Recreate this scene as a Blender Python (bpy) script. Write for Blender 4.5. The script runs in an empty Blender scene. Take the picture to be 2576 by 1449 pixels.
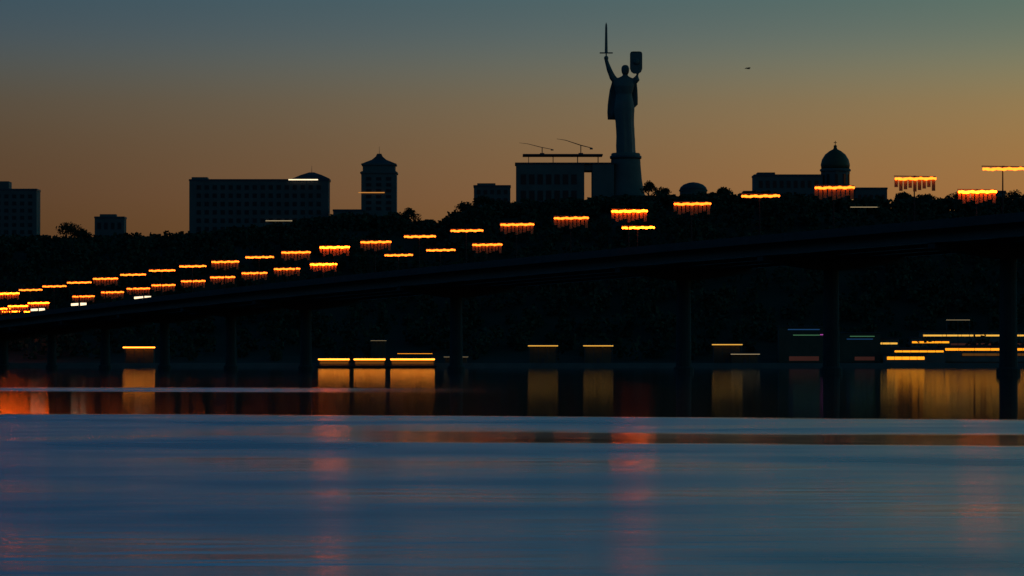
import bpy, bmesh, math, random
from mathutils import Vector, Matrix
R = math.radians
random.seed(7)
sc = bpy.context.scene
COL = sc.collection

# ------------------------------------------------------------------ camera
F = 10400.0            # focal length in pixels of a 2576 px wide frame
CAMZ = 2.5
HOR = 910.0            # picture row of the horizon
PITCH = math.atan((HOR - 724.5) / F)
cam = bpy.data.cameras.new('camera')
cam.sensor_width = 36.0
cam.lens = 36.0 * F / 2576.0
cam.clip_start = 0.5
cam.clip_end = 30000
co = bpy.data.objects.new('camera', cam)
co.location = (0, 0, CAMZ)
co.rotation_euler = (math.pi / 2 + PITCH, 0, 0)
COL.objects.link(co)
sc.camera = co

def at(x, y, D):
    """World point seen at picture position (x, y) of a 2576x1449 frame, D metres away."""
    u = (x - 1288.0) / F
    v = (724.5 - y) / F
    Y = math.cos(PITCH) - v * math.sin(PITCH)
    Z = math.sin(PITCH) + v * math.cos(PITCH)
    k = D / Y
    return Vector((u * k, D, CAMZ + Z * k))

# ------------------------------------------------------------------ materials
def mat(name, col, rough=0.8, metal=0.0, var=0.35, scale=0.3, spec=0.3):
    m = bpy.data.materials.new(name)
    m.use_nodes = True
    n, l = m.node_tree.nodes, m.node_tree.links
    b = n['Principled BSDF']
    b.inputs['Roughness'].default_value = rough
    b.inputs['Metallic'].default_value = metal
    b.inputs['Specular IOR Level'].default_value = spec
    tc = n.new('ShaderNodeTexCoord')
    nz = n.new('ShaderNodeTexNoise')
    nz.inputs['Scale'].default_value = scale
    nz.inputs['Detail'].default_value = 5
    rp = n.new('ShaderNodeMix')
    rp.data_type = 'RGBA'
    rp.inputs[6].default_value = tuple(c * (1 - var) for c in col) + (1,)
    rp.inputs[7].default_value = tuple(min(1, c * (1 + var)) for c in col) + (1,)
    l.new(tc.outputs['Object'], nz.inputs['Vector'])
    l.new(nz.outputs['Fac'], rp.inputs[0])
    l.new(rp.outputs[2], b.inputs['Base Color'])
    return m

def glow(name, col, strength, col2=None, scale=0.35):
    m = bpy.data.materials.new(name)
    m.use_nodes = True
    n, l = m.node_tree.nodes, m.node_tree.links
    b = n['Principled BSDF']
    b.inputs['Base Color'].default_value = (0.02, 0.02, 0.02, 1)
    b.inputs['Emission Strength'].default_value = strength
    if col2:
        tc = n.new('ShaderNodeTexCoord')
        nz = n.new('ShaderNodeTexNoise')
        nz.inputs['Scale'].default_value = scale
        mx = n.new('ShaderNodeMix')
        mx.data_type = 'RGBA'
        mx.inputs[6].default_value = col + (1,)
        mx.inputs[7].default_value = col2 + (1,)
        l.new(tc.outputs['Object'], nz.inputs['Vector'])
        l.new(nz.outputs['Fac'], mx.inputs[0])
        l.new(mx.outputs[2], b.inputs['Emission Color'])
    else:
        b.inputs['Emission Color'].default_value = col + (1,)
    return m

M = {
    'concrete': mat('weathered concrete', (0.14, 0.13, 0.12), 0.85, scale=0.15),
    'plaster': mat('grey blue plaster', (0.13, 0.12, 0.115), 0.85, scale=0.1),
    'brick': mat('dull brick', (0.22, 0.15, 0.13), 0.85, scale=0.3),
    'steel': mat('stainless steel plates', (0.17, 0.15, 0.14), 0.6, 0.2, var=0.2, scale=0.4),
    'painted': mat('dark painted metal', (0.06, 0.06, 0.065), 0.5, 0.2),
    'mast': mat('black painted steel', (0.012, 0.012, 0.013), 0.6),
    'slat': mat('brown light drip slats', (0.30, 0.15, 0.06), 0.7, var=0.2),  # brown chosen so the lamp's drips of light fade red-orange
    'roof': mat('dark roof sheet', (0.07, 0.07, 0.08), 0.6),
    'glass': mat('dark window glass', (0.03, 0.035, 0.04), 0.12, spec=0.6, var=0.1),
    'asphalt': mat('asphalt', (0.05, 0.05, 0.05), 0.9),
    'soil': mat('dark hillside soil and grass', (0.03, 0.032, 0.022), 0.95, scale=0.05),
    'leaf': mat('dark foliage', (0.045, 0.055, 0.035), 0.9, var=0.5, scale=0.12, spec=0.1),
    'bark': mat('bark', (0.06, 0.05, 0.04), 0.95),
    'gold': mat('dull gilt dome', (0.10, 0.08, 0.05), 0.6, 0.2, var=0.2),
    'timber': mat('dark timber', (0.10, 0.075, 0.05), 0.8),
    'bird': mat('dark feathers', (0.05, 0.045, 0.04), 0.9),
    'white': mat('off white wall', (0.5, 0.47, 0.42), 0.8, var=0.12),
    'sodium': glow('sodium lamp', (1.0, 0.10, 0.003), 21.0, (1.0, 0.125, 0.005), 1.2),
    'sodium_weak': glow('weak sodium lamp', (1.0, 0.12, 0.006), 5.0, (1.0, 0.16, 0.012), 1.2),
    'amber': glow('amber light strip', (1.0, 0.24, 0.012), 5.0, (1.0, 0.30, 0.03), 0.6),
    'yellow': glow('yellow light strip', (1.0, 0.45, 0.04), 0.95, (1.0, 0.55, 0.10), 0.4),
    'warmwin': glow('lit amber window', (1.0, 0.27, 0.006), 1.5, (1.0, 0.36, 0.015), 0.25),
    'dimwin': glow('dim amber window', (1.0, 0.36, 0.03), 0.10, (0.8, 0.25, 0.02), 0.3),
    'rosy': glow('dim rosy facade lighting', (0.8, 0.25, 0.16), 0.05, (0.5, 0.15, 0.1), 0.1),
    'cool': glow('white light strip', (1.0, 0.85, 0.62), 1.6, (1.0, 0.70, 0.35), 0.5),
    'faint': glow('faint warm light strip', (1.0, 0.75, 0.40), 0.35),
    'bluesign': glow('dim blue sign strip', (0.05, 0.20, 0.55), 0.20),
    'greensign': glow('dim green sign strip', (0.25, 0.75, 0.35), 0.22),
    'magenta': glow('magenta sign tip', (0.9, 0.15, 0.8), 0.45),
    'redlight': glow('small red light', (1.0, 0.15, 0.05), 0.25),
}

# ------------------------------------------------------------------ helpers
class MB:
    """Collects shapes and links them as one mesh object."""
    def __init__(self):
        self.bm = bmesh.new()
    def box(self, c, s, rz=0.0, bevel=0.0):
        r = bmesh.ops.create_cube(self.bm, size=1.0)
        vs = r['verts']
        mt = Matrix.Translation(Vector(c)) @ Matrix.Rotation(rz, 4, 'Z') @ Matrix.Diagonal((s[0], s[1], s[2], 1))
        bmesh.ops.transform(self.bm, matrix=mt, verts=vs)
        if bevel:
            es = list({e for v in vs for e in v.link_edges})
            bmesh.ops.bevel(self.bm, geom=es, offset=bevel, segments=2, affect='EDGES')
        return self
    def ring_loft(self, rings, cap=True):
        """rings: lists of points with the same length"""
        prev = None
        first = None
        for rg in rings:
            vs = [self.bm.verts.new(p) for p in rg]
            if prev:
                n = len(vs)
                for i in range(n):
                    self.bm.faces.new((prev[i], prev[(i + 1) % n], vs[(i + 1) % n], vs[i]))
            else:
                first = vs
            prev = vs
        if cap:
            self.bm.faces.new(list(reversed(first)))
            self.bm.faces.new(prev)
        return self
    def lathe(self, prof, c=(0, 0, 0), n=20, sx=1.0, sy=1.0):
        rings = []
        for r, z in prof:
            rings.append([(c[0] + sx * r * math.cos(2 * math.pi * i / n), c[1] + sy * r * math.sin(2 * math.pi * i / n), c[2] + z) for i in range(n)])
        return self.ring_loft(rings)
    def tube(self, pts, rad, n=8):
        pts = [Vector(p) for p in pts]
        if not isinstance(rad, (list, tuple)):
            rad = [rad] * len(pts)
        rings = []
        for i, p in enumerate(pts):
            d = (pts[min(i + 1, len(pts) - 1)] - pts[max(i - 1, 0)]).normalized()
            a = d.orthogonal().normalized() if abs(d.z) > 0.9 else d.cross(Vector((0, 0, 1))).normalized()
            b = d.cross(a).normalized()
            rings.append([p + (a * math.cos(2 * math.pi * k / n) + b * math.sin(2 * math.pi * k / n)) * rad[i] for k in range(n)])
        return self.ring_loft(rings)
    def prism(self, poly, y0, y1):
        """poly of (x, z) swept along y"""
        return self.ring_loft([[(x, y0, z) for x, z in poly], [(x, y1, z) for x, z in poly]])
    def build(self, name, m, parent=None, smooth=False):
        bmesh.ops.recalc_face_normals(self.bm, faces=self.bm.faces[:])
        me = bpy.data.meshes.new(name)
        self.bm.to_mesh(me)
        self.bm.free()
        me.materials.append(m)
        if smooth:
            for p in me.polygons:
                p.use_smooth = True
        o = bpy.data.objects.new(name, me)
        COL.objects.link(o)
        if parent:
            o.parent = parent
        return o

def tag(o, label=None, cat=None, group=None, kind=None):
    if label: o['label'] = label
    if cat: o['category'] = cat
    if group: o['group'] = group
    if kind: o['kind'] = kind
    return o

def thing(name, loc, label, cat, group=None, rz=0.0):
    o = bpy.data.objects.new(name, None)
    o.empty_display_size = 1
    o.location = loc
    o.rotation_euler = (0, 0, rz)
    COL.objects.link(o)
    return tag(o, label, cat, group)

def dup(root, loc, label, skip=()):
    """copy of a thing with copies of its parts and sub-parts"""
    r = root.copy()
    COL.objects.link(r)
    r.location = loc
    r['label'] = label
    for ch in list(root.children):
        if ch.name.split('.')[0] in skip:
            continue
        c = ch.copy(); COL.objects.link(c); c.parent = r
        for g in list(ch.children):
            d = g.copy(); COL.objects.link(d); d.parent = c
    return r

def lerp_table(tab, x):
    if x <= tab[0][0]: return tab[0][1]
    for (a, va), (b, vb) in zip(tab, tab[1:]):
        if x <= b:
            t = (x - a) / (b - a)
            return va + (vb - va) * t
    return tab[-1][1]

# ------------------------------------------------------------------ sky and sun
SUN_EL, SUN_ROT = -3.0, 52.0
w = bpy.data.worlds.new('World')
sc.world = w
w.use_nodes = True
n, l = w.node_tree.nodes, w.node_tree.links
bg = n['Background']
tc = n.new('ShaderNodeTexCoord')
sep = n.new('ShaderNodeSeparateXYZ')
# thick evening air: the colour bands of the dusk sky lie low over the horizon
z4 = n.new('ShaderNodeMath'); z4.operation = 'MULTIPLY'; z4.inputs[1].default_value = 4.0; z4.use_clamp = True
fc = n.new('ShaderNodeFloatCurve')
cv = fc.mapping.curves[0]
pts_ = [(0.0, 0.044), (0.154, 0.054), (0.251, 0.092), (0.346, 0.215), (0.7, 0.5), (1.0, 0.7)]
cv.points[0].location = pts_[0]; cv.points[1].location = pts_[-1]
for p_ in pts_[1:-1]:
    cv.points.new(*p_)
fc.mapping.update()
com = n.new('ShaderNodeCombineXYZ')
az = n.new('ShaderNodeMath'); az.operation = 'MULTIPLY'; az.inputs[1].default_value = 2.7
nm = n.new('ShaderNodeVectorMath'); nm.operation = 'NORMALIZE'
sky = n.new('ShaderNodeTexSky')
sky.sky_type = 'NISHITA'
sky.sun_disc = False
sky.sun_elevation = R(SUN_EL)
sky.sun_rotation = R(SUN_ROT)
sky.air_density = 1.0
sky.dust_density = 1.0
sky.ozone_density = 1.0
grade = n.new('ShaderNodeValToRGB')
els = grade.color_ramp.elements
els[0].position = 0.0; els[0].color = (0.25, 0.235, 0.40, 1)
els[1].position = 1.0; els[1].color = (0.05, 0.52, 0.95, 1)
for pos_, c_ in ((0.16, (0.26, 0.242, 0.37, 1)), (0.25, (0.23, 0.242, 0.28, 1)), (0.346, (0.165, 0.275, 0.31, 1)), (0.50, (0.035, 0.50, 0.85, 1))):
    e_ = els.new(pos_); e_.color = c_
mul = n.new('ShaderNodeMix'); mul.data_type = 'RGBA'; mul.blend_type = 'MULTIPLY'; mul.inputs[0].default_value = 1.0
l.new(tc.outputs['Generated'], sep.inputs[0])
l.new(sep.outputs[2], z4.inputs[0]); l.new(z4.outputs[0], fc.inputs['Value'])
l.new(sep.outputs[0], az.inputs[0]); l.new(az.outputs[0], com.inputs[0])
l.new(sep.outputs[1], com.inputs[1]); l.new(fc.outputs[0], com.inputs[2])
l.new(com.outputs[0], nm.inputs[0]); l.new(nm.outputs[0], sky.inputs[0])
l.new(z4.outputs[0], grade.inputs[0])
l.new(sky.outputs[0], mul.inputs[6]); l.new(grade.outputs[0], mul.inputs[7])
dim = n.new('ShaderNodeMapRange'); dim.interpolation_type = 'SMOOTHSTEP'      # overhead sky dimmed to cut ambient light on the hill
dim.inputs[1].default_value = 0.26; dim.inputs[2].default_value = 0.65
dim.inputs[3].default_value = 1.0; dim.inputs[4].default_value = 0.22
hs = n.new('ShaderNodeMix'); hs.data_type = 'RGBA'; hs.blend_type = 'MULTIPLY'; hs.inputs[0].default_value = 1.0
l.new(sep.outputs[2], dim.inputs[0]); l.new(mul.outputs[2], hs.inputs[6]); l.new(dim.outputs[0], hs.inputs[7])
side = n.new('ShaderNodeMapRange'); side.inputs[1].default_value = -0.13; side.inputs[2].default_value = 0.13
sg = n.new('ShaderNodeValToRGB')
sg.color_ramp.elements[0].color = (0.50, 0.52, 0.60, 1)      # rosy, away from the sunset
sg.color_ramp.elements[1].color = (0.60, 0.49, 0.34, 1)      # yellower, towards it
hs2 = n.new('ShaderNodeMix'); hs2.data_type = 'RGBA'; hs2.blend_type = 'MULTIPLY'; hs2.inputs[0].default_value = 1.0
l.new(sep.outputs[0], side.inputs[0]); l.new(side.outputs[0], sg.inputs[0])
l.new(hs.outputs[2], hs2.inputs[6]); l.new(sg.outputs[0], hs2.inputs[7])
l.new(hs2.outputs[2], bg.inputs[0])
bg.inputs[1].default_value = 6.4

sun = bpy.data.lights.new('sun', 'SUN')
sun.energy = 0.02
sun.angle = R(0.5)
sun.color = (1.0, 0.6, 0.35)
so = bpy.data.objects.new('sun', sun)
d = Vector((math.sin(R(SUN_ROT)), math.cos(R(SUN_ROT)), math.tan(R(1.0))))   # last light from behind the ridge
so.rotation_euler = (d).to_track_quat('Z', 'Y').to_euler()
COL.objects.link(so)

# ------------------------------------------------------------------ river
def water_material():
    m = bpy.data.materials.new('river water')
    m.use_nodes = True
    n, l = m.node_tree.nodes, m.node_tree.links
    b = n['Principled BSDF']
    b.inputs['Base Color'].default_value = (0.004, 0.007, 0.010, 1)
    b.inputs['IOR'].default_value = 1.333
    b.inputs['Specular IOR Level'].default_value = 0.5
    g = n.new('ShaderNodeNewGeometry')
    sp = n.new('ShaderNodeSeparateXYZ')
    l.new(g.outputs['Position'], sp.inputs[0])
    # wind lanes: edges wander a little along the river
    mp = n.new('ShaderNodeMapping'); mp.inputs['Scale'].default_value = (0.02, 0.045, 1)
    wn = n.new('ShaderNodeTexNoise'); wn.inputs['Scale'].default_value = 1.0; wn.inputs['Detail'].default_value = 4
    l.new(g.outputs['Position'], mp.inputs[0]); l.new(mp.outputs[0], wn.inputs['Vector'])
    wob = n.new('ShaderNodeMath'); wob.operation = 'SUBTRACT'; wob.inputs[1].default_value = 0.5
    l.new(wn.outputs['Fac'], wob.inputs[0])
    def math_(op, a, b_):
        q = n.new('ShaderNodeMath'); q.operation = op
        for i, v in ((0, a), (1, b_)):
            if isinstance(v, (int, float)): q.inputs[i].default_value = v
            else: l.new(v, q.inputs[i])
        return q.outputs[0]
    relw = math_('MULTIPLY', math_('ADD', 1.0, math_('MULTIPLY', wob.outputs[0], 0.10)), sp.outputs[1])
    slant = math_('ADD', relw, math_('MULTIPLY', sp.outputs[0], 0.33))     # lanes lie a little aslant
    def step(v, e0, e1):
        r = n.new('ShaderNodeMapRange'); r.interpolation_type = 'SMOOTHSTEP'
        r.inputs[1].default_value = e0; r.inputs[2].default_value = e1
        l.new(v, r.inputs[0]); return r.outputs[0]
    def band(v, a0, a1, b0, b1):
        return math_('SUBTRACT', step(v, a0, a1), step(v, b0, b1))
    near_ = math_('SUBTRACT', 1.0, step(slant, 183, 191))                      # rippled near water
    calm = band(slant, 124, 128, 145, 152)                                     # a calm lane inside it
    calmx = step(sp.outputs[0], -9, -2)
    near_ = math_('SUBTRACT', near_, math_('MULTIPLY', math_('MULTIPLY', calm, calmx), 0.80))
    far_ = math_('MULTIPLY', band(slant, 330, 342, 372, 395), math_('SUBTRACT', 1.0, step(sp.outputs[0], -28, 2)))
    rip = math_('MAXIMUM', near_, math_('MULTIPLY', far_, 0.8))
    # broad gusts
    mp2 = n.new('ShaderNodeMapping'); mp2.inputs['Scale'].default_value = (0.06, 0.055, 1)
    gn = n.new('ShaderNodeTexNoise'); gn.inputs['Scale'].default_value = 1.0; gn.inputs['Detail'].default_value = 3
    l.new(g.outputs['Position'], mp2.inputs[0]); l.new(mp2.outputs[0], gn.inputs['Vector'])
    gust = n.new('ShaderNodeMapRange')
    gust.inputs[1].default_value = 0.35; gust.inputs[2].default_value = 0.65
    gust.inputs[3].default_value = 0.135; gust.inputs[4].default_value = 0.29
    l.new(gn.outputs['Fac'], gust.inputs[0])
    rr = n.new('ShaderNodeMix'); rr.data_type = 'FLOAT'
    l.new(rip, rr.inputs[0]); rr.inputs[2].default_value = 0.042
    l.new(gust.outputs[0], rr.inputs[3])
    l.new(rr.outputs[0], b.inputs['Roughness'])
    # ripples
    mp3 = n.new('ShaderNodeMapping'); mp3.inputs['Scale'].default_value = (0.22, 0.6, 1)
    bn = n.new('ShaderNodeTexNoise'); bn.inputs['Scale'].default_value = 1.0; bn.inputs['Detail'].default_value = 5
    l.new(g.outputs['Position'], mp3.inputs[0]); l.new(mp3.outputs[0], bn.inputs['Vector'])
    bp = n.new('ShaderNodeBump'); bp.inputs['Distance'].default_value = 0.16
    st = math_('ADD', 0.05, math_('MULTIPLY', rip, 0.5))
    l.new(st, bp.inputs['Strength'])
    l.new(bn.outputs['Fac'], bp.inputs['Height'])
    l.new(bp.outputs[0], b.inputs['Normal'])
    return m
bm = bmesh.new()
bmesh.ops.create_grid(bm, x_segments=8, y_segments=8, size=1)
bmesh.ops.transform(bm, matrix=Matrix.Translation((0, 600, 0)) @ Matrix.Diagonal((4000, 1100, 1, 1)), verts=bm.verts[:])
me = bpy.data.meshes.new('river'); bm.to_mesh(me); bm.free()
me.materials.append(water_material())
river = bpy.data.objects.new('river', me); COL.objects.link(river)
tag(river, 'dark calm river with blue rippled foreground reflecting lamps', 'river', kind='structure')

# ------------------------------------------------------------------ hill
SHORE = 1650.0
DTOP = 1930.0
PX = [(-900, 600), (-300, 600), (0, 592), (150, 592), (330, 590), (480, 584), (700, 560), (860, 535), (1000, 535), (1045, 552), (1110, 552),
      (1160, 522), (1230, 506), (1290, 505), (1540, 494), (1640, 486), (1870, 482), (1960, 484), (2150, 496), (2240, 494), (2400, 496), (2576, 492), (3300, 500)]
TOPZ = []
for x, y in PX:
    p = at(x, y, DTOP)
    TOPZ.append((p.x, p.z - 6.0))
TOPZ = [(-2500, 40.0), (-1200, 48.0)] + TOPZ + [(1200, 62.0), (2500, 48.0)]
def ground(X, Y):
    top = lerp_table(TOPZ, X)
    if Y < 1685: return 1.6
    t = min(1.0, (Y - 1685) / (DTOP - 1685))
    s = t * t * (3 - 2 * t)
    z = 1.6 + (top - 1.6) * (0.35 * t + 0.65 * s)
    z += 2.0 * math.sin(X * 0.031 + Y * 0.02) * math.sin(Y * 0.045 + X * 0.011) * min(1, t * 4) * (1 - t)
    if Y > DTOP + 120: z -= (Y - DTOP - 120) * 0.02
    return z
bm = bmesh.new()
xs = [-2500 + i * 200 for i in range(9)] + [-800 + i * 8 for i in range(200)] + [800 + i * 200 for i in range(10)]
ys = [1650, 1668, 1685] + [1685 + i * 12 for i in range(1, 24)] + [1975, 2000, 2050, 2150, 2400, 3000, 5000]
grid = [[bm.verts.new((X, Y, ground(X, Y))) for X in xs] for Y in ys]
for j in range(len(ys) - 1):
    for i in range(len(xs) - 1):
        bm.faces.new((grid[j][i], grid[j][i + 1], grid[j + 1][i + 1], grid[j + 1][i]))
me = bpy.data.meshes.new('hillside'); bm.to_mesh(me); bm.free()
me.materials.append(M['soil'])
o = bpy.data.objects.new('hillside', me); COL.objects.link(o)
tag(o, 'dark hillside rising from the far river bank', 'hillside', kind='structure')
q = MB()
q.box((0, 1648.5, 0.3), (5000, 3.0, 3.4), bevel=0.1)
tag(q.build('quay', M['concrete']), 'low concrete quay edge along the far bank', 'quay', kind='structure')

# wooded slope: crowns nobody could count, one object
def crown_faces(bm, c, rx, rz, nleaf, size, rnd):
    for _ in range(nleaf):
        while True:
            v = Vector((rnd.uniform(-1, 1), rnd.uniform(-1, 1), rnd.uniform(-1, 1)))
            if 0.25 < v.length < 1: break
        p = Vector((c[0] + v.x * rx, c[1] + v.y * rx, c[2] + v.z * rz))
        s = size * rnd.uniform(0.6, 1.3)
        a = Vector((rnd.uniform(-1, 1), rnd.uniform(-1, 1), rnd.uniform(-1, 1))).normalized()
        b = a.orthogonal().normalized()
        cc = a.cross(b)
        f = [bm.verts.new(p + b * s), bm.verts.new(p + cc * s * 0.8), bm.verts.new(p - b * s * 0.9), bm.verts.new(p - cc * s)]
        bm.faces.new(f)
rnd = random.Random(3)
bm = bmesh.new()
for i in range(2600):
    X = rnd.uniform(-300, 300)
    Y = 1692 + (rnd.random() ** 0.8) * (DTOP - 1692)
    if i % 3 == 0: Y = DTOP - rnd.uniform(-4, 18)
    h = rnd.uniform(4.5, 7.0) if Y > DTOP - 30 else rnd.uniform(5, 10)
    crown_faces(bm, (X, Y, ground(X, Y) + h * 0.55 - 0.6), h * 0.5, h * 0.52, 46, 1.0, rnd)
me = bpy.data.meshes.new('wood'); bm.to_mesh(me); bm.free()
me.materials.append(M['leaf'])
o = bpy.data.objects.new('wood', me); COL.objects.link(o)
tag(o, 'dark mass of woodland covering the slope above the bank', 'woodland', kind='stuff')

# ------------------------------------------------------------------ single trees on the skyline
def tree(x, ytop, wpx, D, label, group='trees standing up from the skyline'):
    top = at(x, ytop, D)
    g = ground(top.x, D)
    h = max(6.0, top.z - g)
    r = wpx * D / F / 2
    t = thing('broad_tree', (top.x, D, g), label, 'tree', group)
    rn = random.Random(int(x * 3 + 1))
    k = MB()
    k.tube([(0, 0, -0.5), (0.1, 0, h * 0.3), (-0.1, 0.1, h * 0.55), (0.15, 0, h * 0.8)], [0.45, 0.34, 0.24, 0.1])
    for a in range(5):
        an = a * 1.3 + rn.random()
        k.tube([(0, 0, h * (0.35 + 0.06 * a)), (math.cos(an) * r * 0.35, math.sin(an) * r * 0.35, h * (0.5 + 0.06 * a)), (math.cos(an) * r * 0.7, math.sin(an) * r * 0.7, h * (0.6 + 0.05 * a))], [0.18, 0.12, 0.05], 6)
    k.build('trunk', M['bark'], t)
    bm = bmesh.new()
    for j in range(13):
        an = rn.uniform(0, 6.28); q = rn.uniform(0.1, 0.72)
        rr = r * rn.uniform(0.28, 0.42)
        zz = h * (0.45 + 0.42 * (1 - q * q) * rn.uniform(0.55, 1.0))
        crown_faces(bm, (math.cos(an) * r * q, math.sin(an) * r * q, zz), rr, rr * 0.8, 60, 0.42, rn)
    crown_faces(bm, (0, 0, h * 0.82), r * 0.4, h * 0.17, 70, 0.42, rn)
    me = bpy.data.meshes.new('crown'); bm.to_mesh(me); bm.free(); me.materials.append(M['leaf'])
    c = bpy.data.objects.new('crown', me); COL.objects.link(c); c.parent = t
    return t
tree(168, 556, 90, 1925, 'dark spreading tree just right of the stepped block at the left edge')
tree(206, 574, 70, 1922, 'low dark tree at the foot of the gap before the small block')
tree(1030, 522, 62, 1935, 'dark bushy tree at the right foot of the capped tower')
tree(1172, 508, 84, 1925, 'low spreading tree on the rise left of the small flat block')
tree(1215, 490, 60, 1928, 'dark tree in front of the small flat roofed block')
tree(1632, 452, 56, 1950, 'tree beside the right foot of the statue pedestal')
tree(1668, 470, 60, 1940, 'lower tree between the pedestal and the round domed pavilion')
tree(1822, 470, 66, 1940, 'flat topped tree right of the round domed pavilion')
tree(2270, 484, 70, 1930, 'dark tree under the lamp that stands clear against the sky')
tree(2330, 488, 64, 1932, 'small tree in the dip right of the sky lit lamp')
tree(2415, 484, 80, 1930, 'broad dark tree left of the low lamp near the right edge')
tree(2550, 482, 80, 1930, 'dark tree at the right edge of the skyline')

# ------------------------------------------------------------------ buildings on the ridge
WIN = {}
def windows(parent, W, y, z0, z1, nx, nz, wf=0.5, hf=0.5, xo=0.0):
    """separate recessed-looking windows: frame part with a pane sub-part, copied in a loop"""
    dx = W / nx; dz = (z1 - z0) / nz
    proto = None
    for i in range(nx):
        for j in range(nz):
            X = xo - W / 2 + dx * (i + 0.5); Z = z0 + dz * (j + 0.5)
            if proto is None:
                k = MB(); ww, hh = dx * wf, dz * hf
                k.box((0, 0, hh / 2 + 0.06), (ww + 0.24, 0.10, 0.12)).box((0, 0, -hh / 2 - 0.06), (ww + 0.24, 0.16, 0.12))
                k.box((-ww / 2 - 0.06, 0, 0), (0.12, 0.10, hh)).box((ww / 2 + 0.06, 0, 0), (0.12, 0.10, hh))
                f = k.build('window', M['painted'], parent)
                p = MB().box((0, 0.02, 0), (ww, 0.04, hh)).build('pane', M['glass'], f)
                proto = (f, p)
            else:
                f = proto[0].copy(); COL.objects.link(f); f.parent = parent
                p = proto[1].copy(); COL.objects.link(p); p.parent = f
            f.location = (X, y, Z)

def span(x0, x1, D): return (x1 - x0) * D / F

def block(x0, x1, ytop, D, depth, label, m='plaster', name='building', nx=6, nz=4, group=None, parapet=True):
    c = at((x0 + x1) / 2, ytop, D)
    W = span(x0, x1, D)
    g = ground(c.x, D)
    H = c.z - g
    t = thing(name, (c.x, D + depth / 2, g), label, 'building', group)
    k = MB().box((0, 0, H / 2 - 1.0), (W, depth, H + 2.0), bevel=0.05)
    k.build('wall', M[m], t)
    if parapet:
        r = MB()
        r.box((0, 0, H + 0.12), (W + 0.5, depth + 0.5, 0.24))
        for s in (-1, 1):
            r.box((s * (W / 2 + 0.05), 0, H + 0.54), (0.3, depth + 0.3, 0.6))
        r.box((0, -depth / 2 - 0.05, H + 0.54), (W - 0.2, 0.3, 0.6))
        r.build('roof', M['roof'], t)
    if nx:
        windows(t, W * 0.92, -depth / 2 - 0.05, max(0.5, H * 0.12), H * 0.96, nx, nz)
    return t, W, H, g

# 1 stepped block at the left edge
t, W, H, g = block(-60, 92, 479, 1960, 16, 'tall stepped apartment block cut off by the left edge', nx=7, nz=7)
h2 = span(0, 22, 1960)
k = MB().box((-span(0, 38, 1960), 0, H + h2 / 2 + 0.3), (W * 0.56, 12, h2), bevel=0.05); k.build('upper_storey', M['plaster'], t)
k = MB().box((-span(0, 60, 1960), 0, H + h2 + 1.2), (2.6, 3, 2.2), bevel=0.05).tube([(-6, 0, H + h2), (-6, 0, H + h2 + 4)], 0.08); k.build('lift_housing', M['concrete'], t)
# 2 small block
t, W, H, g = block(238, 312, 549, 1955, 12, 'small low block alone in the dip left of the long slab block', nx=4, nz=2)
MB().box((-1.0, 0, H + 1.4), (W * 0.55, 6, 1.3), bevel=0.04).build('roof_house', M['concrete'], t)
# 3 long slab block
t, W, H, g = block(476, 826, 455, 1965, 18, 'long flat roofed slab block left of the capped tower', nx=16, nz=6)
kx = -W / 2
MB().box((kx + 4.5, 0, H + 1.2), (7.5, 9, 1.6), bevel=0.05).build('lift_housing', M['concrete'], t)
cx = span(651, 782, 1965)
k = MB()
k.ring_loft([[(cx + sx * a, sy * b, z) for sx, sy in ((-1, -1), (1, -1), (1, 1), (-1, 1))] for a, b, z in ((8.8, 8, H + 0.25), (8.8, 8, H + 1.2), (5.0, 5.5, H + 3.0), (1.2, 1.5, H + 4.4))])
cap = k.build('pyramid_cap', M['roof'], t)
MB().tube([(cx, 0, H + 4.3), (cx, 0, H + 7.6)], [0.12, 0.05]).build('mast', M['painted'], cap)
MB().box((cx - 3.6, -9.5, H + 0.55), (14.0, 0.25, 0.5), bevel=0.05).build('light_strip', M['cool'], t)
MB().box((cx - 14.0, -9.3, H - 19.0), (15.0, 0.22, 0.35), bevel=0.05).build('light_strip', M['faint'], t)['label'] = 'very faint yellow light strip low on the wall'
# 4 capped tower
D = 1968
c = at(953, 540, D); g = ground(c.x, D); H = at(953, 410, D).z - g
t = thing('capped_tower', (c.x, D + 6, g), 'dark tower with stepped pyramid cap and one orange light', 'tower')
k = MB()
a = span(0, 44, D)
k.box((0, 0, H * 0.42), (a * 2.0, a * 2.0, H * 0.84 + 2), bevel=0.1)
k.box((0, 0, H * 0.90), (a * 1.84, a * 1.84, H * 0.14), bevel=0.1)
k.build('shaft', M['concrete'], t)
k = MB()
for i, (s, z0, z1) in enumerate(((2.12, 0.835, 0.862), (2.0, 0.965, 0.99))):
    k.box((0, 0, H * (z0 + z1) / 2), (a * s, a * s, H * (z1 - z0)), bevel=0.05)
k.build('cornice', M['plaster'], t)
k = MB()
k.ring_loft([[(sx * r, sy * r, H * 0.99 + z) for sx, sy in ((-1, -1), (1, -1), (1, 1), (-1, 1))] for r, z in ((a * 0.96, 0), (a * 0.72, 0.9), (a * 0.42, 2.0), (a * 0.2, 3.6), (a * 0.12, 5.0))])
cap = k.build('cap', M['roof'], t)
MB().tube([(0, 0, H + 4.2), (0, 0, H + 8.2)], [0.14, 0.05]).build('spire', M['painted'], cap)
k = MB(); k.box((0, 0, 2.2), (a * 2.9, a * 2.6, 5.5), bevel=0.1); k.build('plinth', M['concrete'], t)
windows(t, a * 1.7, -a - 0.05, H * 0.25, H * 0.8, 3, 6)
zl = at(935, 485, D).z - g
MB().box((-span(935, 953, D), -a - 0.22, zl), (12.4, 0.25, 0.42), bevel=0.05).build('light_strip', glow('orange light strip', (1.0, 0.40, 0.08), 0.55), t)
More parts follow.
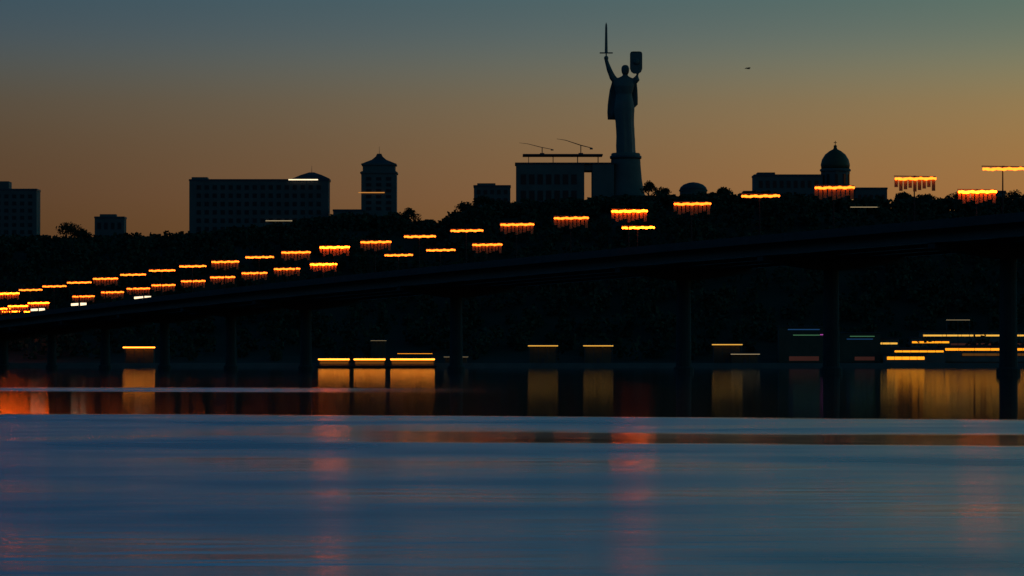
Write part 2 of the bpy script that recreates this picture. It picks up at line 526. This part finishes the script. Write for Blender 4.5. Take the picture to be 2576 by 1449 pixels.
block(838, 912, 531, 1960, 12, 'low annexe block between the long slab block and the capped tower', nx=4, nz=1)
# 5 small flat block
t, W, H, g = block(1192, 1284, 470, 1960, 14, 'small flat roofed block left of the museum', nx=5, nz=3)
MB().box((-W * 0.16, 0, H + 1.2), (W * 0.5, 8, 1.3), bevel=0.04).build('roof_house', M['concrete'], t)

# 6 museum with an open slot and a floating canopy
D = 1962
c = at(1420, 412, D); g = ground(c.x, D) ; H = c.z - g
t = thing('museum_building', (c.x, D + 12, g), 'wide dark museum block with open slot and thin canopy roof', 'building')
xl, xs0, xs1, xr = [span(1420, v, D) for v in (1298, 1470, 1490, 1545)]
k = MB()
k.box(((xl + xs0) / 2, 0, H / 2 - 1), (xs0 - xl, 24, H + 2), bevel=0.08)
k.box(((xs1 + xr) / 2, 0, H / 2 - 1), (xr - xs1, 24, H + 2), bevel=0.08)
k.build('wall', M['concrete'], t)
k = MB().box(((xs0 + xs1) / 2, 0, H - 1.55), (xs1 - xs0 - 0.05, 22, 3.1)); k.build('lintel', M['concrete'], t)
k = MB().box(((xl + xr) / 2, 0, H + 0.3), (xr - xl + 1.0, 25, 0.6), bevel=0.05); k.build('roof', M['roof'], t)
zc = at(1420, 388, D).z - g
k = MB().box((span(1420, 1416, D), 0, zc), (span(1314, 1516, D), 20, 0.55), bevel=0.05)
cn = k.build('canopy', M['roof'], t)
for xp in (1330, 1392, 1454, 1506):
    for yy in (-8, 8):
        MB().tube([(span(1420, xp, D), yy, H + 0.6), (span(1420, xp, D), yy, zc - 0.2)], 0.12).build('canopy_post', M['painted'], t)
windows(t, 28, -12.05, H * 0.2, H * 0.85, 7, 2, 0.62, 0.6, -7.5)
# roof crane: thin jib and stay
b = at(1462, 382, D)
t = thing('roof_crane', (b.x, D + 10, zc + g + 0.28), 'thin roof crane with sloping jib above the museum canopy', 'crane')
k = MB().tube([(0, 0, -0.1), (0, 0, 4.6)], 0.22).box((0, 0, 0.4), (2.2, 2.2, 0.8)); k.build('crane_mast', M['painted'], t)
k = MB().tube([(5.2, 0, 3.2), (0, 0, 4.5), (-7.2, 0, 6.9), (-11.5, 0, 7.6)], [0.16, 0.22, 0.15, 0.08]); k.build('jib', M['painted'], t)
MB().box((5.0, 0, 2.9), (1.4, 0.8, 0.8), bevel=0.05).build('counterweight', M['concrete'], t)
t2 = dup(t, (t.location.x - span(0, 98, D), D + 6, zc + g + 0.28), 'lower thin crane left of the taller one on the canopy')
t2.scale = (0.95, 0.95, 0.72)
tag(t, group='cranes on the museum canopy'); tag(t2, group='cranes on the museum canopy')

# 7 statue on its pedestal
D = 1970.0
S = D / F
base = at(1574, 385, D)
gx = base.x
g = ground(gx, D)
t = thing('pedestal', (gx, D, g), 'flaring round concrete pedestal under the tall statue', 'pedestal')
H = base.z - g
MB().lathe([(10.5, -1.0), (10.2, H * 0.18), (8.6, H * 0.34), (7.7, H * 0.55), (7.1, H * 0.8), (6.9, H * 0.985), (6.4, H)], n=28, sy=0.9).build('drum', M['concrete'], t, True)
MB().lathe([(16.0, -1.0), (15.6, H * 0.12), (12.0, H * 0.2), (10.0, H * 0.26)], n=28).build('mound', M['soil'], t, True)
MB().lathe([(7.5, H * 0.90), (7.6, H * 0.93), (7.5, H * 0.95)], n=28, sy=0.9).build('rim', M['roof'], t, True)

st = thing('tall_statue', (gx, D, base.z), 'colossal steel statue of a robed woman raising sword and shield', 'statue')
def P(x, y, dy=0.0): return Vector(((x - 1574) * S, dy, (385 - y) * S))
bm_ = MB()
def ell(cx, cy, wx, wy, y, n=22, fold=0.0, ph=0.0):
    z = (385 - y) * S
    out = []
    for i in range(n):
        a = 2 * math.pi * i / n
        f = 1 + fold * math.cos(a * 7 + ph)
        out.append((((cx - 1574) * S) + wx * S * math.cos(a) * f, cy + wy * S * math.sin(a) * f, z))
    return out
# robe, waist, chest, shoulders, neck, head: one lofted figure
secs = [(1574, 0, 24, 20, 386, .06), (1573, 0, 24, 20, 366, .07), (1573, 0, 23, 19, 345, .07), (1572, 0, 23, 18, 325, .06), (1571, 0, 23.5, 18, 305, .05),
        (1570, 0, 25, 18, 288, .04), (1570, 0, 26, 18, 272, .03), (1570, 0, 24, 17, 258, .02), (1570, 0, 21, 14, 244, 0), (1570, 0, 20, 13, 236, 0),
        (1570, -.2, 23, 14, 226, 0), (1570, -.3, 26, 15, 216, 0), (1570, -.1, 29, 14, 206, 0), (1571, 0, 27, 12, 199, 0), (1572, 0, 14, 10, 194, 0),
        (1573, 0, 6.5, 7, 190, 0), (1573, -.1, 6.5, 7, 187, 0), (1573, -.2, 9, 10.5, 183, 0), (1573, -.2, 10, 12, 177, 0), (1573, -.1, 10, 12, 171, 0), (1573, 0, 8, 10, 166, 0), (1573, 0, 4, 5, 163, 0)]
bm_.ring_loft([ell(cx, cy, a, b, y, fold=f, ph=i * 0.1) for i, (cx, cy, a, b, y, f) in enumerate(secs)])
# raised right arm (picture left) and raised left arm
bm_.tube([P(1552, 208), P(1541, 194), P(1533, 176, -.4), P(1527, 158, -.8), P(1525, 150, -.9)], [1.75, 1.6, 1.3, 0.95, 0.9], 12)
bm_.tube([P(1592, 208), P(1602, 198, -.6), P(1605, 180, -1.2), P(1601, 163, -1.8), P(1599, 156, -2.0)], [1.75, 1.6, 1.3, 0.95, 0.9], 12)
# fists
bm_.lathe([(0.3, -1.0), (1.0, -0.6), (1.15, 0.1), (0.9, 0.8), (0.3, 1.1)], c=P(1525, 146, -.9), n=12)
bm_.lathe([(0.3, -1.0), (1.0, -0.6), (1.15, 0.1), (0.9, 0.8), (0.3, 1.1)], c=P(1598, 153, -2.1), n=12)
# nose, chin, brow and hair bun
bm_.lathe([(0.1, -0.5), (0.35, -0.2), (0.2, 0.5)], c=P(1573, 176, -2.45), n=8)
bm_.lathe([(0.3, -0.4), (1.1, 0.0), (0.5, 0.5)], c=P(1573, 184, -1.2), n=10)
bm_.lathe([(0.4, -0.9), (1.5, -0.3), (1.5, 0.4), (0.5, 1.0)], c=P(1573, 176, 2.0), n=12)
body = bm_.build('body', M['steel'], st, True)
rm = body.modifiers.new('merge', 'REMESH'); rm.mode = 'VOXEL'; rm.voxel_size = 0.28
sm = body.modifiers.new('smooth', 'SMOOTH'); sm.iterations = 2; sm.factor = 0.5
# cloak hanging from the shoulders, longer on the sword side
cl = MB()
rings = []
for y, x0, x1, dy in ((204, 1540, 1602, 2.0), (225, 1534, 1604, 2.6), (245, 1531, 1605, 3.0), (262, 1529, 1605, 3.2), (282, 1528, 1585, 3.2), (300, 1529, 1574, 3.0)):
    fr = []; bk = []
    for i in range(13):
        u = i / 12
        x = x0 + (x1 - x0) * u
        f = 0.35 * math.sin(u * 20 + y * 0.02)
        e = 1.9 * (1 - (2 * u - 1) ** 2)
        fr.append(P(x, y, dy - 1.0 + f + e * 0.4)); bk.append(P(x, y, dy - 0.3 + f + e))
    rings.append(fr + bk[::-1])
cl.ring_loft(rings)
cl.build('cloak', M['steel'], st, True)
# sword
sw = MB()
sw.ring_loft([[P(1525, y, -.9) + Vector((sx * a, sy * b, 0)) for sx, sy in ((-1, 0), (0, -1), (1, 0), (0, 1))] for y, a, b in ((133, .72, .3), (100, .62, .26), (70, .52, .22), (62, .42, .2), (56, .04, .04))])
sword = sw.build('sword', M['steel'], st)
MB().box(P(1525, 133, -.9), (6.4, 0.7, 0.6), bevel=0.15).build('guard', M['steel'], sword)
k = MB().tube([P(1525, 132, -.9), P(1525, 155, -.9)], 0.34); k.lathe([(0.1, -.5), (.55, 0), (.1, .5)], c=P(1525, 157, -.9), n=10); k.build('hilt', M['steel'], sword)
# shield, a tall rounded plate held up beside the head
k = MB()
poly = []
for u, v in ((-1, -.8), (-.85, -.97), (-.5, -1), (.5, -1), (.85, -.97), (1, -.8), (1, .55), (.8, .85), (.4, 1), (-.4, 1), (-.8, .85), (-1, .55)):
    p = P(1600 + u * 15.5, 158 + v * 28)
    poly.append((p.x, p.z))
k.ring_loft([[(x, -3.3 + 0.05 * ((x - 4.9) ** 2), z) for x, z in poly], [(x, -2.8 + 0.05 * ((x - 4.9) ** 2), z) for x, z in poly]])
sh = k.build('shield', M['steel'], st)
k = MB()
k.lathe([(0.2, -0.1), (1.6, 0.0), (1.5, 0.3), (0.3, 0.5)], n=16)
em = k.build('shield_boss', M['steel'], sh, True)
em.rotation_euler = (R(90), 0, 0); em.location = P(1600, 156, -3.2)

# 8 low domed pavilion
D = 1958
c = at(1744, 478, D); g = ground(c.x, D); H = c.z - g
t = thing('domed_pavilion', (c.x, D, g), 'low round pavilion with shallow dome right of the statue', 'pavilion')
MB().lathe([(6.4, -1), (6.4, H * .9), (6.8, H * .93), (6.8, H)], n=24).build('drum', M['concrete'], t)
MB().lathe([(6.6, H), (6.1, H + 1.3), (4.6, H + 2.6), (2.4, H + 3.4), (0.4, H + 3.7)], n=24).build('dome', M['roof'], t, True)

# 9 church
D = 1964
t, W, H, g = block(1898, 2070, 443, D, 20, 'long church hall with stepped left end beside the domed tower', m='plaster', name='church_hall', nx=9, nz=2)
MB().box((-W * 0.32, 0, H + 1.2), (W * 0.26, 12, 1.5), bevel=0.05).build('roof_house', M['roof'], t)
MB().box((-W / 2 - 2.6, 0, H * 0.28), (5.0, 14, H * 0.56), bevel=0.05).build('porch', M['plaster'], t)
c = at(2103, 430, D); g = ground(c.x, D); H = c.z - g
t = thing('church_tower', (c.x, D + 4, g), 'dark church tower with helmet dome and cross on the right skyline', 'tower')
k = MB(); k.lathe([(7.2, -1), (7.2, H * .55), (7.5, H * .57), (7.5, H * .62), (6.9, H * .64), (6.9, H)], n=8); k.build('drum', M['plaster'], t)
k = MB(); k.lathe([(7.4, H), (7.4, H + .8), (6.9, H + 1.2)], n=24); k.build('cornice', M['plaster'], t)
dm = MB().lathe([(6.7, H + 1.2), (7.0, H + 3.0), (6.4, H + 5.6), (4.9, H + 8.0), (2.9, H + 9.6), (1.0, H + 10.6), (0.7, H + 11.6), (0.9, H + 12.1), (0.2, H + 12.6)], n=24).build('dome', M['gold'], t, True)
k = MB(); k.box((0, 0, H + 13.3), (0.3, 0.3, 2.4)); k.box((0, 0, H + 13.7), (1.5, 0.28, 0.28)); k.build('cross', M['gold'], dm)
for i in range(5):
    a = math.pi + (i + 0.5) * math.pi / 5
    f = MB().box((0, 0, 0), (1.3, 0.3, H * 0.25), bevel=0.05).build('window', M['glass'], t)
    f.location = (6.75 * math.cos(a), 6.75 * math.sin(a), H * 0.8); f.rotation_euler = (0, 0, a + math.pi / 2)
# 10 low building right of church
block(2152, 2232, 476, 1958, 12, 'low flat block just right of the domed church tower', nx=5, nz=1)
block(2452, 2530, 484, 1962, 12, 'low block half hidden behind the lamp near the right edge', nx=4, nz=1)

# hillside lamp and other small lights high on the slope
def ridge_light(x0, x1, y, D, m, label, h=0.3):
    p = at((x0 + x1) / 2, y, D); g = ground(p.x, D); W = span(x0, x1, D)
    t = thing('lit_terrace_rail', (p.x, D, g), label, 'lit railing', 'faintly lit rails on the dark slope')
    for s in (-0.5, 0, 0.5):
        MB().tube([(s * W * 0.96, 0.3, -1), (s * W * 0.96, 0.3, p.z - g)], 0.12).build('post', M['painted'], t)
    MB().box((0, 0.3, p.z - g), (W, 0.3, 0.3), bevel=0.04).build('rail', M['painted'], t)
    MB().box((0, 0, p.z - g), (W, 0.2, h), bevel=0.04).build('light_strip', M[m], t)
ridge_light(2139, 2213, 521, 1900, 'faint', 'thin white lit rail below the low block right of the church')
ridge_light(2420, 2455, 552, 1880, 'redlight', 'short faint red lit rail on the slope near the right edge')
ridge_light(2380, 2440, 805, 1700, 'faint', 'short thin white rail low above the cluster of lit quay buildings', 0.15)

# ------------------------------------------------------------------ bridge
NT = 23
X0, XD = -1268 * 1400 / F, (1239 * 683 / F + 1268 * 1400 / F) / 22.0
D0, DD = 1400.0, (683.0 - 1400.0) / 22.0
dirv = Vector((XD, DD, 0)).normalized()
nrm = Vector((-dirv.y, dirv.x, 0))             # points to the far side of the road
if nrm.x < 0: nrm = -nrm
WID = 32.0
BARW = 7.9  # lamp bar drawn out to the width of its light streak
ANG = math.atan2(nrm.y, nrm.x)
def road(t, off=0.0):
    return Vector((X0 + XD * t, D0 + DD * t, 0)) + nrm * off
def zlamp(t):
    return 25.6 + 0.64 * t - 0.011 * t * t
MAST = 8.6
def zdeck(t): return zlamp(t) - MAST
br = thing('road_bridge', road(11, WID / 2) + Vector((0, 0, 0)), 'long dark road bridge crossing the river with two rows of lamps', 'bridge')
org = road(11, WID / 2)
def L(t, off, z):
    p = road(t, off) - org
    return Vector((p.x, p.y, z))
ts = [-8 + i * 0.5 for i in range(2 * 39)]
def strip(name, o0, o1, dz0, dz1, m, tt=ts):
    k = MB()
    k.ring_loft([[L(t, o0, zdeck(t) + dz0), L(t, o1, zdeck(t) + dz0), L(t, o1, zdeck(t) + dz1), L(t, o0, zdeck(t) + dz1)] for t in tt])
    return k.build(name, m, br)
strip('deck', -2.0, WID + 2.0, -0.5, 0.0, M['asphalt'])
for o0 in (1.0, WID * 0.36, WID * 0.64, WID - 2.2):
    strip('girder', o0, o0 + 1.2, -2.6, -0.504, M['painted'])
for o0 in (-1.98, WID + 1.66):
    strip('parapet', o0, o0 + 0.32, 0.004, 1.05, M['asphalt'])
for t in (21.1, 18.9, 16.7, 12.4, 8.7, 6.5, 4.3, 2.1, -0.1, -2.3, -4.5, 23.3, 25.5, 27.7):
    zc = zdeck(t) - 2.61
    k = MB()
    c = L(t, WID / 2, 0)
    k.lathe([(2.1, -3.0), (2.1, 1.2), (1.6, 1.6), (1.45, zc - 3.0), (1.6, zc - 2.2)], c=c, n=14)
    pier = k.build('pier', M['asphalt'], br)
    k = MB().ring_loft([[c + nrm * a + dirv * s * 1.4 + Vector((0, 0, z)) for a, z in ((-WID * .46, zc), (WID * .46, zc), (WID * .46, zc - 1.0), (2.4, zc - 2.6), (-2.4, zc - 2.6), (-WID * .46, zc - 1.0))] for s in (-1, 1)])
    k.build('pier_cap', M['asphalt'], pier)

# lamps: mast, crossarm, sodium bar stretched into a light streak, on some added slats as light drips
ORD = ['first', 'second', 'third', 'fourth', 'fifth', 'sixth', 'seventh', 'eighth', 'ninth', 'tenth', 'eleventh', 'twelfth', 'thirteenth', 'fourteenth', 'fifteenth',
       'sixteenth', 'seventeenth', 'eighteenth', 'nineteenth', 'twentieth', 'twenty-first', 'twenty-second', 'twenty-third', 'twenty-fourth']
def make_lamp(label):
    t = thing('street_lamp', (0, 0, 0), label, 'street lamp', 'orange street lamps along the bridge', ANG)
    k = MB().tube([(0, 0.55, 0), (0, 0.55, 1.0), (0, 0.55, MAST + 0.3)], [0.22, 0.16, 0.10]); k.build('mast', M['mast'], t)
    k = MB().tube([(-BARW / 2, 0.30, 0.42 + MAST), (BARW / 2, 0.30, 0.42 + MAST)], 0.09)
    k.box((0, 0.40, MAST + 0.42), (0.3, 0.5, 0.24))
    k.build('crossarm', M['painted'], t)
    pts, rad = [], []
    for i in range(65):
        u = i / 64
        pts.append((-BARW / 2 + BARW * u, 0, MAST + 0.06 * math.sin(u * 23) + 0.22 * (u - .5)))
        rad.append(0.05 if i in (0, 64) else 0.17 + 0.08 * abs(math.cos(u * math.pi * 8)))
    MB().tube(pts, rad, 8).build('streak_luminaire', M['sodium'], t, True)  # lamp tube stretched to its smeared width
    k = MB()
    for i in range(9):
        x = -BARW / 2 + 0.4 + (BARW - 0.8) * i / 8
        hs_ = 1.5 + 0.9 * ((i * 37 + 11) % 10) / 10
        k.box((x, 0.32, MAST + 0.10 - hs_ / 2), (0.64, 0.06, hs_))
    k.box((0, 0.37, MAST - 0.2), (BARW - 0.3, 0.04, 0.12))
    k.build('drip_slats', M['slat'], t)  # slats added to catch lamplight as drips under the streak
    return t
proto = None
def put_lamp(pos, rack, label, bright=True):
    t = place_lamp(pos, rack, label)
    if not bright:
        for ch in t.children:
            if ch.name.startswith('streak_luminaire'):
                ch.data = weak_mesh()
    return t
WEAK = []
def weak_mesh():
    if not WEAK:
        src = next(c for c in proto.children if c.name.startswith('streak_luminaire'))
        me = src.data.copy(); me.materials.clear(); me.materials.append(M['sodium_weak']); WEAK.append(me)
    return WEAK[0]
def place_lamp(pos, rack, label):
    global proto
    if proto is None:
        proto = make_lamp(label)
        proto.location = pos
        return proto
    return dup(proto, pos, label, () if rack else ('drip_slats',))
racked = {0, 4, 8, 10, 11, 12, 15, 16, 17, 18, 20, 21}
for i in range(NT):
    what = 'with light drips on added slats' if i in racked else 'with only a streak bar'
    p = road(i, 0.0); p.z = zdeck(i) + 0.0
    lab = 'orange bridge lamp %s, %s from the left in the upper row' % (what, ORD[i])
    put_lamp(p, i in racked, lab, i in (0, 11, 17))
# lower row: far side of the road, some lamps of it are out
def t_far(x):
    a, b = -10.0, 40.0
    for _ in range(50):
        m_ = (a + b) / 2
        p = road(m_, WID)
        if 1288 + F * p.x / p.y < x: a = m_
        else: b = m_
    return (a + b) / 2
lower = [(4, 1), (46, 1), (97, 1), (210, 1), (283, 1), (348, 1), (411, 1), (486, 1), (560, 1), (640, 1), (722, 1), (814, 1), (1003, 0), (1109, 0), (1226, 1), (1606, 0), (2460, 1)]
for j, (x, rk) in enumerate(lower):
    t_ = t_far(x)
    p = road(t_, WID)
    p.z = zdeck(t_) + 0.004
    what = 'with light drips on added slats' if rk else 'with only a streak bar'
    put_lamp(p, rk, 'orange bridge lamp %s, %s from the left in the lower row' % (what, ORD[j]), j in (0, 1, 2, 11, 15, 16))

# car headlight streaks on the bridge's left end, carried by added lit buses
def make_streak_bus(label):
    t = thing('streak_bus', (0, 0, 0), label, 'streak_bus', 'car headlight streaks on the left end of the bridge', math.atan2(dirv.y, dirv.x))
    k = MB().box((0, 0, 1.65), (12, 2.5, 2.6), bevel=0.18); k.build('body', M['painted'], t)
    for s in (-1, 1):
        MB().box((0, s * 1.27, 2.15), (11.0, 0.05, 0.75), bevel=0.02).build('streak_band', M['cool'], t)  # glowing band added in place of smeared car headlights
    MB().box((6.02, 0, 2.1), (0.05, 2.0, 1.0), bevel=0.02).build('windscreen', M['cool'], t)
    for s in (-1, 1):
        MB().box((6.03, s * 0.9, 0.85), (0.08, 0.3, 0.2), bevel=0.03).build('headlight', M['cool'], t)
        for x in (-3.6, 3.8):
            q = MB(); q.lathe([(0.2, -.14), (.48, -.14), (.5, 0), (.48, .14), (.2, .14)], n=16)
            wh = q.build('wheel', M['roof'], t); wh.rotation_euler = (R(90), 0, 0); wh.location = (x, s * 1.12, 0.5)
    return t
p = road(2.6, 3.2); p.z = zdeck(2.6) + 0.006
streak_bus = make_streak_bus('middle one of the three car headlight streaks on added vehicles on the bridge under the leftmost lamps'); streak_bus.location = p
for t_, off, lab in ((0.9, 3.2, 'car headlight streak on an added vehicle, leftmost on the bridge below the lamp rows'), (4.6, 6.5, 'car headlight streak on an added vehicle, rightmost of the three on the bridge')):
    p = road(t_, off); p.z = zdeck(t_) + 0.006
    dup(streak_bus, p, lab)

# ------------------------------------------------------------------ far bank: shore lamps as strips on added pavilions, and quay buildings
def pavilion(x0, x1, y, label, m='yellow', thick=0.36, D=1672.0, group='shore lamp streaks on added pavilions'):
    p = at((x0 + x1) / 2, y, D); W = span(x0, x1, D); g = 1.6
    H = p.z - g
    t = thing('streak_pavilion', (p.x, D + 5, g), label, 'pavilion', group)
    MB().box((0, 0.5, H * 0.48), (W * 0.86, 6.6, H * 0.96), bevel=0.06).build('wall', M['timber'], t)
    MB().box((0, 0, H + 0.42), (W + 0.6, 9.6, 0.36), bevel=0.06).build('roof', M['roof'], t)
    MB().box((0, -4.7, H), (W, 0.3, thick), bevel=0.08).build('light_strip', M[m], t)  # shore lamp drawn out to its streak width
    for s in (-0.46, -0.15, 0.15, 0.46):
        MB().tube([(s * W, -4.3, 0), (s * W, -4.3, H + 0.25)], 0.14).build('post', M['painted'], t)
    dr = MB().box((0, -2.82, 1.15), (1.2, 0.08, 2.3)).build('door', M['painted'], t)
    MB().box((0.4, -2.9, 1.1), (0.08, 0.08, 0.3)).build('handle', M['steel'], dr)
    return t
pavilion(309, 390, 874, 'shore lamp streak on a tall added pavilion standing alone at the left of the far bank', 'amber', 0.5)
pavilion(1328, 1404, 870, 'shore lamp streak on an added pavilion under the museum, left of a matching pair')
pavilion(1467, 1543, 870, 'shore lamp streak on an added pavilion under the statue, right of a matching pair')
pavilion(1791, 1868, 867, 'shore lamp streak on an added pavilion under the space left of the church')
pavilion(1838, 1912, 891, 'thin dim lamp streak on a low added pavilion beside the brighter lit one', 'faint', 0.25, 1664)
pavilion(1116, 1178, 898, 'dim lamp streak on a low added pavilion right of the long bright floating restaurant', 'faint', 0.12, 1664)
pavilion(932, 972, 857, 'dim lamp streak on a small added pavilion up behind the long floating restaurant', 'faint', 0.10, 1692)

# floating restaurant in three lit sections
D = 1638.0
p = at(948, 904, D); W = span(801, 1095, D)
t = thing('floating_restaurant', (p.x, D, 0), 'long low floating restaurant with three bright amber light strips', 'boat')
k = MB()
k.ring_loft([[(sx * a, sy * b, z) for sx, sy in ((-1, -1), (1, -1), (1, 1), (-1, 1))] for a, b, z in ((W / 2 - 1.0, 3.6, -0.5), (W / 2 + 0.6, 4.4, 0.4), (W / 2 + 0.8, 4.5, 0.9))])
k.build('hull', M['painted'], t)
Z = p.z
for x0, x1 in ((801, 881), (890, 971), (982, 1095)):
    xc = span(948, (x0 + x1) / 2, D); ww = span(x0, x1, D)
    s_ = MB().box((xc, 0.5, 0.9 + (Z - 1.1) / 2), (ww - 0.9, 6.0, Z - 1.1), bevel=0.05).build('cabin', M['timber'], t)
    MB().box((xc, -2.53, Z - 1.35), (ww - 1.4, 0.06, 1.0)).build('window', M['dimwin'], s_)
    MB().box((xc, 0, Z + 0.42), (ww - 0.25, 9.0, 0.25), bevel=0.04).build('roof', M['roof'], t)
    MB().box((xc, -4.2, Z), (ww - 0.2, 0.35, 0.6), bevel=0.1).build('light_strip', M['amber'], t)
xa, xb = span(948, 1000, D), span(948, 1088, D)
k = MB()
for xx in (xa, (xa + xb) / 2, xb):
    k.tube([(xx, -2, Z + 0.5), (xx, -2, Z + 2.2)], 0.08)
k.tube([(xa, -2, Z + 2.2), (xb, -2, Z + 2.3)], 0.08)
rl = k.build('roof_rail', M['painted'], t)
MB().box(((xa + xb) / 2, -2.2, Z + 2.25), (xb - xa, 0.12, 0.16)).build('light_strip', M['warmwin'], rl)

# quay buildings at the right with lit window bands
def quay_building(x0, x1, ytop, bands, label, D=1676.0, depth=12, m='brick'):
    c = at((x0 + x1) / 2, ytop, D); W = span(x0, x1, D); g = 1.6; H = c.z - g
    t = thing('quay_building', (c.x, D + depth / 2, g), label, 'building', 'lit quay buildings at the right')
    MB().box((0, 0, H / 2 - 0.2), (W, depth, H + 0.4), bevel=0.06).build('wall', M[m], t)
    MB().box((0, 0, H + 0.2), (W + 1.0, depth + 1.4, 0.36), bevel=0.05).build('roof', M['roof'], t)
    for bx0, bx1, by, bh, bm_n in bands:
        q = at((bx0 + bx1) / 2, by, D)
        bw = span(bx0, bx1, D)
        fr = MB()
        fr.box((q.x - c.x, -depth / 2 - 0.08, q.z - g + bh / 2 + 0.08), (bw + 0.3, 0.24, 0.16))
        fr.box((q.x - c.x, -depth / 2 - 0.08, q.z - g - bh / 2 - 0.08), (bw + 0.3, 0.30, 0.16))
        f = fr.build('window', M['painted'], t)
        MB().box((q.x - c.x, -depth / 2 - 0.04, q.z - g), (bw, 0.08, bh)).build('pane', M[bm_n], f)
        nb = max(2, min(6, int(bw / 3.0)))
        k = MB()
        for i in range(nb + 1):
            k.box((q.x - c.x - bw / 2 + bw * i / nb, -depth / 2 - 0.11, q.z - g), (0.14, 0.10, bh - 0.01))
        k.build('mullion', M['painted'], f)
    return t
quay_building(2160, 2262, 852, [(2162, 2258, 864, 0.75, 'yellow')], 'narrow quay building with one bright yellow band right of the pier gap', D=1700)
quay_building(2292, 2392, 850, [(2294, 2388, 861, 0.75, 'warmwin')], 'quay building with a short amber band behind the lowest lit kiosk', D=1700)
quay_building(2320, 2640, 834, [(2322, 2612, 844, 0.7, 'yellow'), (2345, 2612, 866, 0.8, 'rosy')], 'longest quay building with a high yellow band at the right edge', D=1712, depth=14)
quay_building(2368, 2640, 871, [(2372, 2612, 879, 0.95, 'warmwin'), (2420, 2600, 892, 1.0, 'dimwin')], 'front quay terrace with a long wavy amber band at the right edge', D=1692)
quay_building(2246, 2378, 876, [(2250, 2374, 884, 0.75, 'warmwin')], 'low quay building with a thin amber band above the lit kiosk', D=1682)
quay_building(2226, 2330, 892, [(2231, 2326, 901, 1.25, 'warmwin')], 'low lit kiosk with a thick amber band nearest the water', D=1668, depth=9)
def sign_building(x0, x1, ytop, label, strips, D=1690.0):
    c = at((x0 + x1) / 2, ytop, D); W = span(x0, x1, D); g = 1.6; H = c.z - g
    t = thing('sign_building', (c.x, D + 5, g), label, 'building', 'quay buildings with dim coloured signs')
    MB().box((0, 0, H / 2 - 0.2), (W, 10, H + 0.4), bevel=0.06).build('wall', M['timber'], t)
    MB().box((0, 0, H + 0.18), (W + 0.8, 11, 0.32), bevel=0.05).build('roof', M['roof'], t)
    for a, b, y, h, mm, nmn in strips:
        q = at((a + b) / 2, y, D)
        MB().box((q.x - c.x, -5.1, q.z - g), (span(a, b, D), 0.16, h), bevel=0.03).build(nmn, M[mm], t)
sign_building(1960, 2090, 822, 'quay building with dim blue and green sign strips and a magenta tip', [(1982, 2062, 829, 0.35, 'bluesign', 'sign_strip'), (1995, 2062, 843, 0.25, 'greensign', 'sign_strip'), (2063, 2074, 842, 0.35, 'magenta', 'sign_tip'), (1985, 2060, 902, 1.8, 'rosy', 'lit_wall_panel')])
sign_building(2112, 2215, 838, 'quay building with dim green and blue sign strips right of the pier', [(2138, 2200, 846, 0.25, 'greensign', 'sign_strip'), (2130, 2196, 853, 0.3, 'bluesign', 'sign_strip'), (2150, 2200, 902, 1.5, 'rosy', 'lit_wall_panel')])

# two lamps on the bank road under the bridge's left end
for x, lab in ((26, 'low orange lamp at the left edge below the bridge'), (84, 'low orange lamp second from the left edge below the bridge')):
    p = at(x, 784, 1700)
    q = dup(proto, (p.x, 1700, p.z - MAST), lab, ('drip_slats',))
    q['group'] = 'low orange lamps on the bank road'

# ------------------------------------------------------------------ bird
p = at(1882, 173, 300)
b = thing('flying_bird', p, 'small dark bird flying in the sky right of the statue', 'bird', rz=R(25))
k = MB()
k.tube([(-0.16, 0, 0), (-0.08, 0, 0.01), (0.03, 0, 0.012), (0.11, 0, 0.01), (0.15, 0, 0.015), (0.19, 0, 0.012)], [0.012, 0.03, 0.04, 0.028, 0.024, 0.006], 8)
k.ring_loft([[(-0.15, -0.015, 0), (-0.15, 0.015, 0), (-0.15, 0.015, 0.008), (-0.15, -0.015, 0.008)], [(-0.26, -0.05, 0), (-0.26, 0.05, 0), (-0.26, 0.05, 0.006), (-0.26, -0.05, 0.006)]])
k.build('body', M['bird'], b)
for s in (-1, 1):
    k = MB()
    k.ring_loft([[(x0, s * y, z), (x1, s * y, z), (x1, s * y, z + 0.008), (x0, s * y, z + 0.008)] for x0, x1, y, z in ((-0.06, 0.07, 0.02, 0.02), (-0.05, 0.08, 0.16, 0.09), (-0.06, 0.04, 0.30, 0.06), (-0.08, -0.05, 0.40, 0.02))])
    k.build('wing', M['bird'], b)

# ------------------------------------------------------------------ render look
sc.render.engine = 'CYCLES'
sc.cycles.max_bounces = 6
sc.cycles.use_denoising = True
sc.view_settings.view_transform = 'Standard'
sc.view_settings.look = 'None'
sc.view_settings.exposure = 0.0
sc.view_settings.gamma = 1.0
sc.view_settings.use_curve_mapping = False
